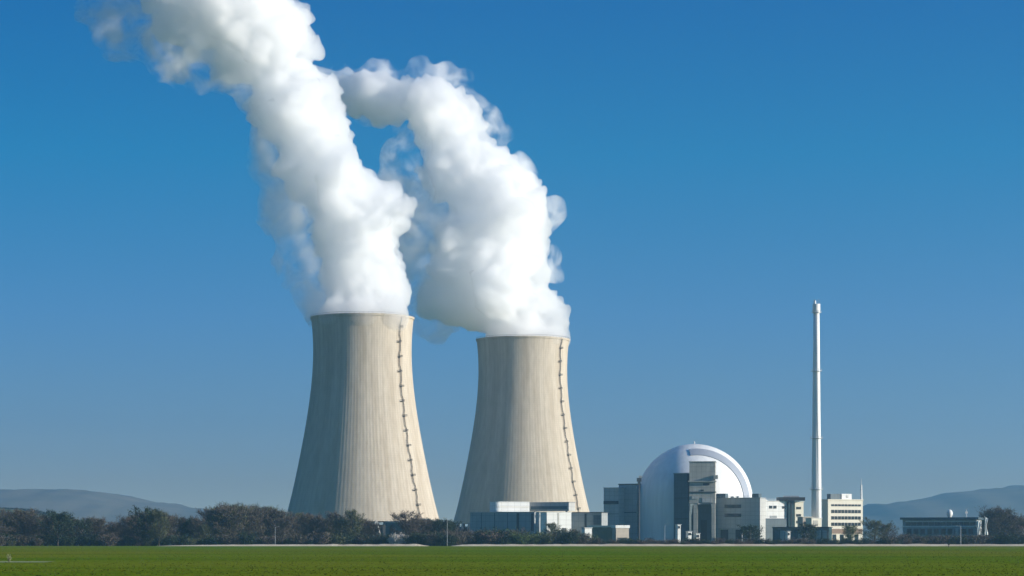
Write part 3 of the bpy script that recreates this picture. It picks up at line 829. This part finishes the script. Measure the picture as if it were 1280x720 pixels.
def flagpole(px, ytop, lab, seed):
    Y = 1300; o = empty('flagpole', (PX(px, Y), Y, 0)); tag(o, lab, 'flagpole')
    h = PZ(ytop, Y)
    MB().tube((0,0,0), (0,0,h), 0.13, 0.08).build('pole', M['steel'], o)
    MB().lathe([(0.02, h-0.02), (0.14, h+0.08), (0.14, h+0.16), (0.02, h+0.28)], 10).build('finial', M['steel'], o)
    f = MB(); nz_, nxx = 16, 10
    for off in (0.0, 0.05):
        for j in range(nz_+1):
            v = j/nz_
            for i in range(nxx+1):
                u = i/nxx
                wdt = 1.9*(0.75+0.25*math.sin(v*5+seed))
                f.v.append((0.14 + u*wdt, off + 0.38*math.sin(u*9+seed+v*2.2), h-0.3 - v*h*0.62 - u*0.8*(1-v)))
    m_ = (nz_+1)*(nxx+1)
    for j in range(nz_):
        for i in range(nxx):
            a = j*(nxx+1)+i; f.f += [(a, a+1, a+nxx+2, a+nxx+1), (m_+a, m_+a+nxx+1, m_+a+nxx+2, m_+a+1)]
    f.build('flag', M['cloth'], o, True)
M['cloth'] = mat('white_cloth', (0.78, 0.78, 0.76), 0.85, 0.06, 0.8)
flagpole(1221.0, 650, 'shorter flagpole with a limp white banner, at the right end of the pavilion', 1.0)
flagpole(1230.8, 645.5, 'taller flagpole with a limp white banner, nearer the right-hand trees', 2.4)
B = Bld('house', 'house with a faded reddish pitched roof at the right edge among the trees', 'house', 1262, 1264, 1296, 661, 1400, 12, M['grey_panel'], depth=9)
pr = MB(); h0, h1 = B.h+0.003, B.h+3.0
pr.add([(-.5,-.5,h0),(B.w+.5,-.5,h0),(B.w+.5,B.d+.5,h0),(-.5,B.d+.5,h0),(-.5,B.d/2,h1),(B.w+.5,B.d/2,h1)], [(0,1,5,4),(2,3,4,5),(0,4,3),(1,2,5),(3,2,1,0)])
pr.build('roof', M['roof_tile'], B.root)
for k in range(3): B.window(1266+k*8, 1269.5+k*8, 663.5, 668, n=2)
B = Bld('house', 'small pale house among the trees in the left part of the row', 'house', 96, 97.5, 105, 657, 1440, 14, M['grey_panel'], depth=8)
pr = MB(); h0, h1 = B.h+0.003, B.h+2.6
pr.add([(-.5,-.5,h0),(B.w+.5,-.5,h0),(B.w+.5,B.d+.5,h0),(-.5,B.d+.5,h0),(-.5,B.d/2,h1),(B.w+.5,B.d/2,h1)], [(0,1,5,4),(2,3,4,5),(0,4,3),(1,2,5),(3,2,1,0)])
pr.build('roof', M['mid_panel'], B.root)
for k in range(2): B.window(100+k*5, 102.2+k*5, 659, 662.5, n=2)

# ---------------------------------------------------------------- trees
def twig_mat(name, c, c2): return mat(name, c, 0.95, 0.3, 0.25, col2=c2, spec=0.1)
TW = {'grey': twig_mat('grey_brown_twigs', (0.118, 0.100, 0.076), (0.072, 0.062, 0.050)),
      'olive': twig_mat('budding_twigs', (0.115, 0.120, 0.062), (0.070, 0.078, 0.042)),
      'dark': twig_mat('evergreen_needles', (0.040, 0.058, 0.034), (0.022, 0.034, 0.022)),
      'rust': twig_mat('reddish_twigs', (0.120, 0.095, 0.076), (0.080, 0.064, 0.054)),
      'bloom': twig_mat('white_blossom', (0.70, 0.66, 0.62), (0.42, 0.38, 0.34)),
      'straw': twig_mat('dry_straw', (0.34, 0.35, 0.20), (0.22, 0.24, 0.12)),
      'green': twig_mat('fresh_leaves', (0.075, 0.105, 0.035), (0.045, 0.068, 0.024))}
def tree_meshes(kind, seed, H=10.0, spread=0.36, twigs=4200, tw_len=0.9, tw_w=0.045, conic=False):
    rg = random.Random(seed); U = rg.uniform
    tr = MB(); tips = []
    # leader
    pts = [Vector((0, 0, 0))]; nseg = 9; top = 0.93*H
    for k in range(nseg):
        pts.append(Vector((pts[-1].x + U(-.16,.16), pts[-1].y + U(-.16,.16), top*(k+1)/nseg)))
    r0 = H*0.021
    def lead(t):
        f = t*nseg; i = min(nseg-1, int(f)); return pts[i].lerp(pts[i+1], f-i)
    for k in range(nseg): tr.tube(pts[k], pts[k+1], r0*(1-k/nseg)**.8+.02, r0*(1-(k+1)/nseg)**.8+.015, 7)
    nl = 34 if conic else 24
    lop = [U(.75,1.2) for _ in range(7)]
    for k in range(nl):
        t = 0.10 + 0.88*(k+U(0,.8))/nl
        a = k*2.399 + U(-.4,.4)
        if conic: R_ = H*spread*0.75*(1.02-t)**0.85; rise = U(-.25,.15)
        else: R_ = H*spread*1.15*math.sin(math.pi*min(1, 0.16+0.80*t))**0.75; rise = U(.45,.95)
        R_ *= lop[int((a % 6.283)/0.9)]*U(.8,1.1)
        p = lead(t); d = Vector((math.cos(a), math.sin(a), rise)).normalized()
        q = p; n = 4; L = R_/max(.35, math.hypot(d.x, d.y))*0.85
        for j in range(n):
            d = (d + Vector((U(-1,1), U(-1,1), U(-.3,.8)))*0.16).normalized()
            e = q + d*(L/n); tr.tube(q, e, r0*.42*(1-j/n)*(1-.6*t)+.018, r0*.42*(1-(j+1)/n)*(1-.6*t)+.012, 5)
            q = e
            if j >= 1 or conic: tips.append((q.copy(), d.copy()))
            for _ in range(2):
                sd = (d + Vector((U(-1,1), U(-1,1), U(-.3,.9)))*.9).normalized(); l2 = L*U(.18,.34)
                w = q + sd*l2; tr.tube(q, w, .028, .012, 4); tips += [(w.copy(), sd.copy()), (q.lerp(w, .5), sd.copy())]
    cr = MB(); N = len(tips)
    for k in range(twigs):
        p, d = tips[rg.randrange(N)]
        o = p + Vector((rg.gauss(0,1), rg.gauss(0,1), rg.gauss(0,.9)))*(H*0.032)
        t = (d*0.7 + Vector((U(-1,1), U(-1,1), U(-.4,1)))).normalized()
        L = tw_len*U(.5,1.3); w = tw_w*U(.6,1.5)
        sd = t.cross(Vector((U(-1,1), U(-1,1), U(-1,1)))).normalized()*w
        n = len(cr.v)
        cr.v += [tuple(o - sd), tuple(o + sd), tuple(o + t*L)]; cr.f.append((n, n+1, n+2))
    zmax = max(v[2] for v in cr.v); k = H/zmax
    for mb in (tr, cr): mb.v = [(x*k, y*k, z*k) for x, y, z in mb.v]
    a = tr.mesh('trunk'); a.materials.append(M['bark'])
    b = cr.mesh('crown'); b.materials.append(TW[kind])
    return a, b
def shrub_meshes(kind, seed, H=4.0, twigs=1500, tw_w=0.06, tw_len=0.7):
    rg = random.Random(seed); tr = MB(); cr = MB(); tips = []
    for k in range(11):
        a = rg.random()*6.283; t = Vector((math.cos(a)*rg.uniform(.1,.62), math.sin(a)*rg.uniform(.1,.62), 1)).normalized()
        q = Vector((math.cos(a)*.2, math.sin(a)*.2, 0)); L = H*rg.uniform(.6,1.0)
        tr.tube(q, q+t*L*.6, 0.07, 0.045, 5); tr.tube(q+t*L*.6, q+t*L*.97, 0.045, 0.015, 4)
        for j in range(7): tips.append((q+t*L*(0.2+0.8*j/6), t))
    for k in range(twigs):
        p, d = tips[rg.randrange(len(tips))]
        o = p + Vector((rg.gauss(0,1), rg.gauss(0,1), rg.gauss(0,.8)))*(H*0.11); o.z = max(0.05, o.z)
        t = (d*.6 + Vector((rg.uniform(-1,1), rg.uniform(-1,1), rg.uniform(-.5,1)))).normalized()
        L = tw_len*rg.uniform(.5,1.3); w = tw_w*rg.uniform(.6,1.5)
        sd = t.cross(Vector((rg.uniform(-1,1), rg.uniform(-1,1), rg.uniform(-1,1)))).normalized()*w
        n = len(cr.v); cr.v += [tuple(o-sd), tuple(o+sd), tuple(o+t*L)]; cr.f.append((n, n+1, n+2))
    zmax = max(v[2] for v in cr.v); k = H/zmax
    for mb in (tr, cr): mb.v = [(x*k, y*k, z*k) for x, y, z in mb.v]
    a = tr.mesh('stem'); a.materials.append(M['bark'])
    b = cr.mesh('foliage'); b.materials.append(TW[kind])
    return a, b
LIB = {}
for kd in ('grey', 'olive', 'rust', 'green'):
    LIB[kd] = [tree_meshes(kd, 100+i*7+len(kd)*31, spread=sp) for i, sp in enumerate((0.34, 0.42, 0.38))]
LIB['dark'] = [tree_meshes('dark', 300+i, spread=sp, twigs=5200, tw_len=0.5, tw_w=0.12, conic=True) for i, sp in enumerate((0.42, 0.55))]
LIB['darkround'] = [tree_meshes('dark', 330+i, spread=0.40, twigs=4200, tw_len=0.5, tw_w=0.10) for i in range(2)]
LIB['bloomtree'] = [tree_meshes('bloom', 350, spread=0.45, twigs=2200, tw_len=0.35, tw_w=0.14)]
SH = {}
for kd in ('grey', 'olive', 'dark', 'rust', 'green', 'bloom', 'straw'):
    SH[kd] = [shrub_meshes(kd, 500+i*3+len(kd)*11) for i in range(2)]
RT = random.Random(77)
def plant(name, cat, label, group, pair, px, ytop, Y, hs=1.0):
    o = empty(name, (PX(px, Y), Y, -0.1), RT.random()*6.283)
    h = PZ(ytop, Y)*(1.12 if name.endswith('tree') else 1.0) + 0.1
    base = 10.0 if name.endswith('tree') else 4.0
    k = h/base
    o.scale = (k*hs, k*hs, k)
    tag(o, label, cat, group)
    for me, nm in zip(pair, ('trunk', 'crown') if name.endswith('tree') else ('stem', 'foliage')):
        c = bpy.data.objects.new(nm, me); COL.objects.link(c); c.parent = o
    return o
def tree(kind, px, ytop, Y, label, group, hs=1.0, name='bare_tree'):
    L = LIB[kind]; return plant(name, 'tree', label, group, L[RT.randrange(len(L))], px, ytop, Y, hs)
def shrub(kind, px, ytop, Y, label, group, hs=1.0):
    L = SH[kind]; return plant('shrub', 'shrub', label, group, L[RT.randrange(len(L))], px, ytop, Y, hs)

G_LEFT = 'trees of the wooded row left of the cooling towers'
def outline(px, pts): return float(np.interp(px, [p[0] for p in pts], [p[1] for p in pts]))
TOPL = [(-40,645),(0,641),(15,638),(32,637),(45,645),(56,643),(75,640),(90,645),(105,653),(120,648),(128,644),(140,652),(155,648),(170,640),(182,636),(196,637),(210,643),(235,644),(258,648),(266,634),(285,632),(305,632),(325,633),(345,636),(360,640),(400,644),(440,643),(470,650),(485,654)]
# singled-out trees
tree('grey', 30, 637, 1190, 'broad grey bare tree at the left end of the wooded row', G_LEFT, 1.25)
tree('darkround', 72, 640, 1185, 'dark green round tree standing second from the left end of the row', G_LEFT, 1.25, 'evergreen_tree')
tree('darkround', 186, 636, 1185, 'tall dark tree in the middle of the left row, before the hill slope ends', G_LEFT, 1.15, 'evergreen_tree')
tree('olive', 199, 640, 1180, 'olive budding tree just right of the tall dark tree in the left row', G_LEFT, 1.0, 'budding_tree')
tree('olive', 441, 638, 1200, 'olive budding tree in front of the middle of the left cooling tower', G_LEFT, 0.95, 'budding_tree')
tree('rust', 508, 640, 1215, 'low reddish bare tree overlapping the right foot of the left cooling tower', G_LEFT, 1.3)
# the rest of the row, two ranks
px = -170.0
while px < 470:
    top = outline(px, TOPL) + RT.choice((RT.uniform(-3, 2), RT.uniform(0, 6), RT.uniform(2, 10)))
    kd = RT.choice(['grey','grey','grey','rust','olive','grey','darkround' if px < 240 else 'grey'])
    if px > 345: kd = RT.choice(['grey','grey','rust','olive'])
    nm = {'olive': 'budding_tree', 'darkround': 'evergreen_tree'}.get(kd, 'bare_tree')
    lab = {'olive': 'olive budding tree in the wooded row left of and before the left cooling tower', 'darkround': 'dark leafy tree in the wooded row at the left of the photo',
           'rust': 'reddish bare tree in the wooded row left of and before the left cooling tower', 'grey': 'grey bare tree in the wooded row left of and before the left cooling tower'}[kd]
    tree(kd, px, top, RT.uniform(1205, 1330), lab, G_LEFT, RT.uniform(.9, 1.3), nm)
    px += RT.uniform(5.6, 9.0)
G_SL = 'shrubs under the wooded row'
px = -165.0
while px < 478:
    kd = RT.choice(['grey','olive','dark','rust','grey','dark'])
    lab = {'grey': 'grey leafless shrub at the foot of the left wooded row', 'olive': 'olive shrub at the foot of the left wooded row', 'dark': 'dark evergreen shrub at the foot of the left wooded row', 'rust': 'reddish leafless shrub at the foot of the left wooded row'}[kd]
    shrub(kd, px, RT.uniform(662, 674), RT.uniform(1172, 1200), lab, G_SL, RT.uniform(1.2, 2.2))
    px += RT.uniform(6.5, 11)
# blossoming bushes and dark hedge at the foot of the left tower
for px_, yt in ((491, 664), (499, 663.5), (507, 665)):
    shrub('bloom', px_, yt, 1180, 'white blossoming bush before the dark hut under the left cooling tower', 'blossoming bushes', 0.85)
G_SM = 'dark shrubs between the two cooling towers'
for px_ in np.arange(512, 566, 5.0):
    yt = 649 + abs(px_-535)*0.10 + RT.uniform(-1, 3)
    tree(RT.choice(['darkround','grey']), px_, yt, RT.uniform(1210, 1280), 'dark tree of the dense clump at the gap between the two cooling towers', G_SM, 1.15, 'clump_tree')
for px_ in np.arange(478, 570, 6.0):
    shrub(RT.choice(['dark','grey','dark']), px_, RT.uniform(666, 671) if px_ < 515 else RT.uniform(660, 666), RT.uniform(1175, 1195), 'dark shrub along the track below the gap between the cooling towers', G_SM, 1.5)
# in front of the sheds
G_SS = 'shrubs before the sheds of the right tower'
for px_ in np.arange(566, 735, 5.5):
    kd = RT.choice(['olive','dark','grey','green','rust'] if px_ > 610 else ['grey','dark','rust'])
    lab = {'grey': 'grey leafless shrub before the sheds under the right cooling tower', 'olive': 'olive shrub before the sheds under the right cooling tower', 'dark': 'dark shrub before the sheds under the right cooling tower', 'green': 'fresh green shrub before the sheds under the right cooling tower', 'rust': 'reddish shrub before the sheds under the right cooling tower'}[kd]
    shrub(kd, px_, RT.uniform(657, 664) if px_ < 640 else RT.uniform(658, 667), RT.uniform(1180, 1280), lab, G_SS, RT.uniform(1.2, 1.7))
tree('olive', 690, 654, 1300, 'small olive tree before the white cube house', None, 1.2, 'budding_tree')
# along the plant fence
G_SP = 'shrubs along the fence of the power station'
for px_ in np.arange(738, 1135, 6.0):
    kd = RT.choice(['grey','dark','dark','rust'])
    lab = {'grey': 'low grey shrub along the track before the power-station buildings', 'dark': 'low dark shrub along the track before the power-station buildings', 'rust': 'low reddish shrub along the track before the power-station buildings'}[kd]
    shrub(kd, px_, RT.uniform(670, 676), RT.uniform(1172, 1230), lab, G_SP, RT.uniform(1.3, 2.2))
tree('darkround', 938, 657, 1290, 'dark rounded tree before the right end of the grey hall', None, 1.5, 'evergreen_tree')
tree('darkround', 1011, 655, 1290, 'small dark round tree before the pinkish block at the chimney', None, 1.2, 'evergreen_tree')
tree('green', 1062, 657, 1270, 'brownish green tree before the lower floors of the cream office block', None, 1.4, 'budding_tree')
tree('olive', 1093, 649, 1290, 'olive round tree standing right of the cream office block', None, 1.5, 'budding_tree')
tree('grey', 1110, 656, 1300, 'grey bare tree between the olive tree and the dark pavilion', None, 1.4)
G_RT = 'trees at the right edge'
for px_ in np.arange(1112, 1236, 9.0):
    shrub(RT.choice(['grey','dark','rust']), px_, RT.uniform(664, 669), RT.uniform(1180, 1290), 'leafless shrub before the low dark pavilion on the right', 'shrubs before the pavilion', 1.7)
tree('grey', 1243, 634, 1350, 'tallest grey bare tree right of the white silos', G_RT, 1.25)
for px_ in np.arange(1238, 1320, 6.5):
    yt = outline(px_, [(1228,640),(1245,636),(1262,640),(1272,646),(1300,644)]) + RT.uniform(1, 7)
    tree(RT.choice(['grey','grey','grey','rust']), px_, yt, RT.uniform(1345, 1430) if abs(px_-1275) > 8 else 1440, 'bare tree in the clump at the right edge of the photo', G_RT, 1.25, 'clump_tree')
for px_ in np.arange(1240, 1310, 6.5):
    shrub(RT.choice(['grey','dark']), px_, RT.uniform(663, 668), RT.uniform(1185, 1240), 'shrub at the foot of the tree clump at the right edge', G_RT, 1.7)
# far copse on the foothill
G_FC = 'far trees on the foothill'
for px_ in np.arange(-20, 100, 5.0):
    yb = outline(px_, [(-60,634),(0,637),(40,639),(85,650),(130,660)])
    o = tree('darkround', px_, 0, 2500, 'tiny far dark tree on the low ridge beyond the left row', G_FC, 1.0, 'far_tree')
    o.scale = (1.1, 1.1, 0.9); o.location = (PX(px_, 3200), 3200, PZ(yb, 3200)-5)

# ---------------------------------------------------------------- street furniture, vehicles, small things
def lamp_post(px, ytop, Y, label, arm=1.0):
    o = empty('lamp_post', (PX(px, Y), Y, 0)); tag(o, label, 'lamp post', 'lamp posts along the track')
    h = PZ(ytop, Y)
    MB().tube((0,0,0), (0,0,h), 0.11, 0.07).build('pole', M['steel'], o)
    MB().tube((0,0,h-0.1), (arm*1.5,0,h+0.35), 0.07, 0.06, 6).build('arm', M['steel'], o)
    MB().box(min(arm*1.3, arm*2.1), max(arm*1.3, arm*2.1), -0.17, 0.17, h+0.28, h+0.45).build('lamp_head', M['steel'], o)
lamp_post(344, 659, 1158, 'thin pale lamp post in front of the trees left of the left cooling tower')
lamp_post(559, 648, 1160, 'tall pale lamp post in the gap between the cooling towers', -1.0)
lamp_post(831, 656, 1200, 'pale lamp post before the shaded side of the dome')
lamp_post(1201, 658, 1150, 'pale lamp post before the dark pavilion', -1.0)

# perimeter fence
def fence(px0, px1, Y, label):
    o = empty('mesh_fence', (PX(px0, Y), Y, 0)); tag(o, label, 'fence')
    w = PX(px1, Y)-PX(px0, Y); n = int(w/6); rl = MB()
    for z in (0.2, 1.0, 1.8, 2.2): rl.box(0, w, -0.02, 0.02, z, z+0.05)
    for k in range(int(w/0.8)): rl.box(k*0.8, k*0.8+0.03, -0.015, 0.015, 0.2, 2.2)
    rl.build('mesh_panel', M['steel'], o)
    p0 = MB().box(-0.06, 0.06, -0.06, 0.06, 0, 2.5).build('post', M['steel'], o)
    for k in range(1, min(n, 40)):
        c = p0.copy(); COL.objects.link(c); c.parent = o; c.location = (k*6, 0, 0)
fence(792, 1090, 1262, 'long wire mesh fence before the power-station buildings')

# small white cabins and a canopy at the foot of the blocks
B = Bld('transformer_kiosk', 'narrow bright white kiosk at the left end of the low olive store', 'kiosk', 730, 731, 740, 660, 1260, 22, M['white'], depth=4, roof=(0.3, M['steel']))
B.front('door', 733.5, 737, 670, 681, M['mid_panel'], out=0.1)
for (pa, pb, yt, lab) in ((846.5, 851, 656, 'tall narrow white cabin before the teal annex of the dome'), (859.5, 865, 664.5, 'white cabin between the teal annex and the stilted tower'), (869.5, 875, 667, 'lower white cabin below the gap of the stilted tower'),
                          (984, 988, 664.5, 'small white cabin before the long dark shed, below the glazed stair tower'), (1004, 1012, 667.5, 'wide pale cabin before the long dark shed, left of the chimney')):
    B = Bld('site_cabin', lab, 'cabin', pa, pa+0.6, pb, yt, 1255 if pa < 900 else 1300, 18, M['white'] if pa != 1004 else M['grey_panel'], 'white cabins before the power station', depth=3, roof=(0.25, M['steel']))
    B.window(pa+1.2, pb-1.0, yt+1.5, yt+4.5, n=2)
cn = empty('entrance_canopy', (PX(933, 1300), 1300, 0)); tag(cn, 'slanted white canopy on posts before the right half of the grey hall', 'canopy')
zc = PZ(664, 1300)
pr = MB(); pr.add([(-2.6,-1.5,zc-1.6),(2.6,-1.5,zc+1.0),(2.6,1.5,zc+1.0),(-2.6,1.5,zc-1.6),(-2.6,-1.5,zc-1.3),(2.6,-1.5,zc+1.4),(2.6,1.5,zc+1.4),(-2.6,1.5,zc-1.3)], [(3,2,1,0),(4,5,6,7),(0,1,5,4),(1,2,6,5),(2,3,7,6),(3,0,4,7)])
pr.build('roof', M['white'], cn)
for x, z in ((-2.3, zc-1.5), (2.3, zc+0.75)):
    for y in (-1.2, 1.2): MB().tube((x,y,0), (x,y,z), 0.12, n=8).build('post', M['steel'], cn)
B = Bld('garden_shed', 'low pale shed at the left edge of the photo under the trees', 'shed', -14, -13, 9, 672.5, 1176, 12, M['grey_panel'], depth=3.5, roof=(0.25, M['steel']))
B.front('door', -4, 0, 674, 682, M['dark_trim'], out=0.1)

# marker post in the field edge and weeds on the dry strip
o = empty('marker_post', (PX(1186, 900), 900, 0)); tag(o, 'short dark marker post at the field edge on the right', 'post')
MB().tube((0,0,-0.1), (0,0,0.85), 0.14, 0.12).build('post', M['dark_steel'], o)
MB().box(-0.32, 0.32, -0.1, 0.1, 0.85, 1.35).build('cap', M['dark_trim'], o)
o = plant('weed_clump', 'weed', 'tall pale weed clump on the dry strip in the meadow at left', None, SH['straw'][0], 11.5, 690.5, 270, 0.5)
o.location.z = float(ground_z(o.location.x, 270)[0])
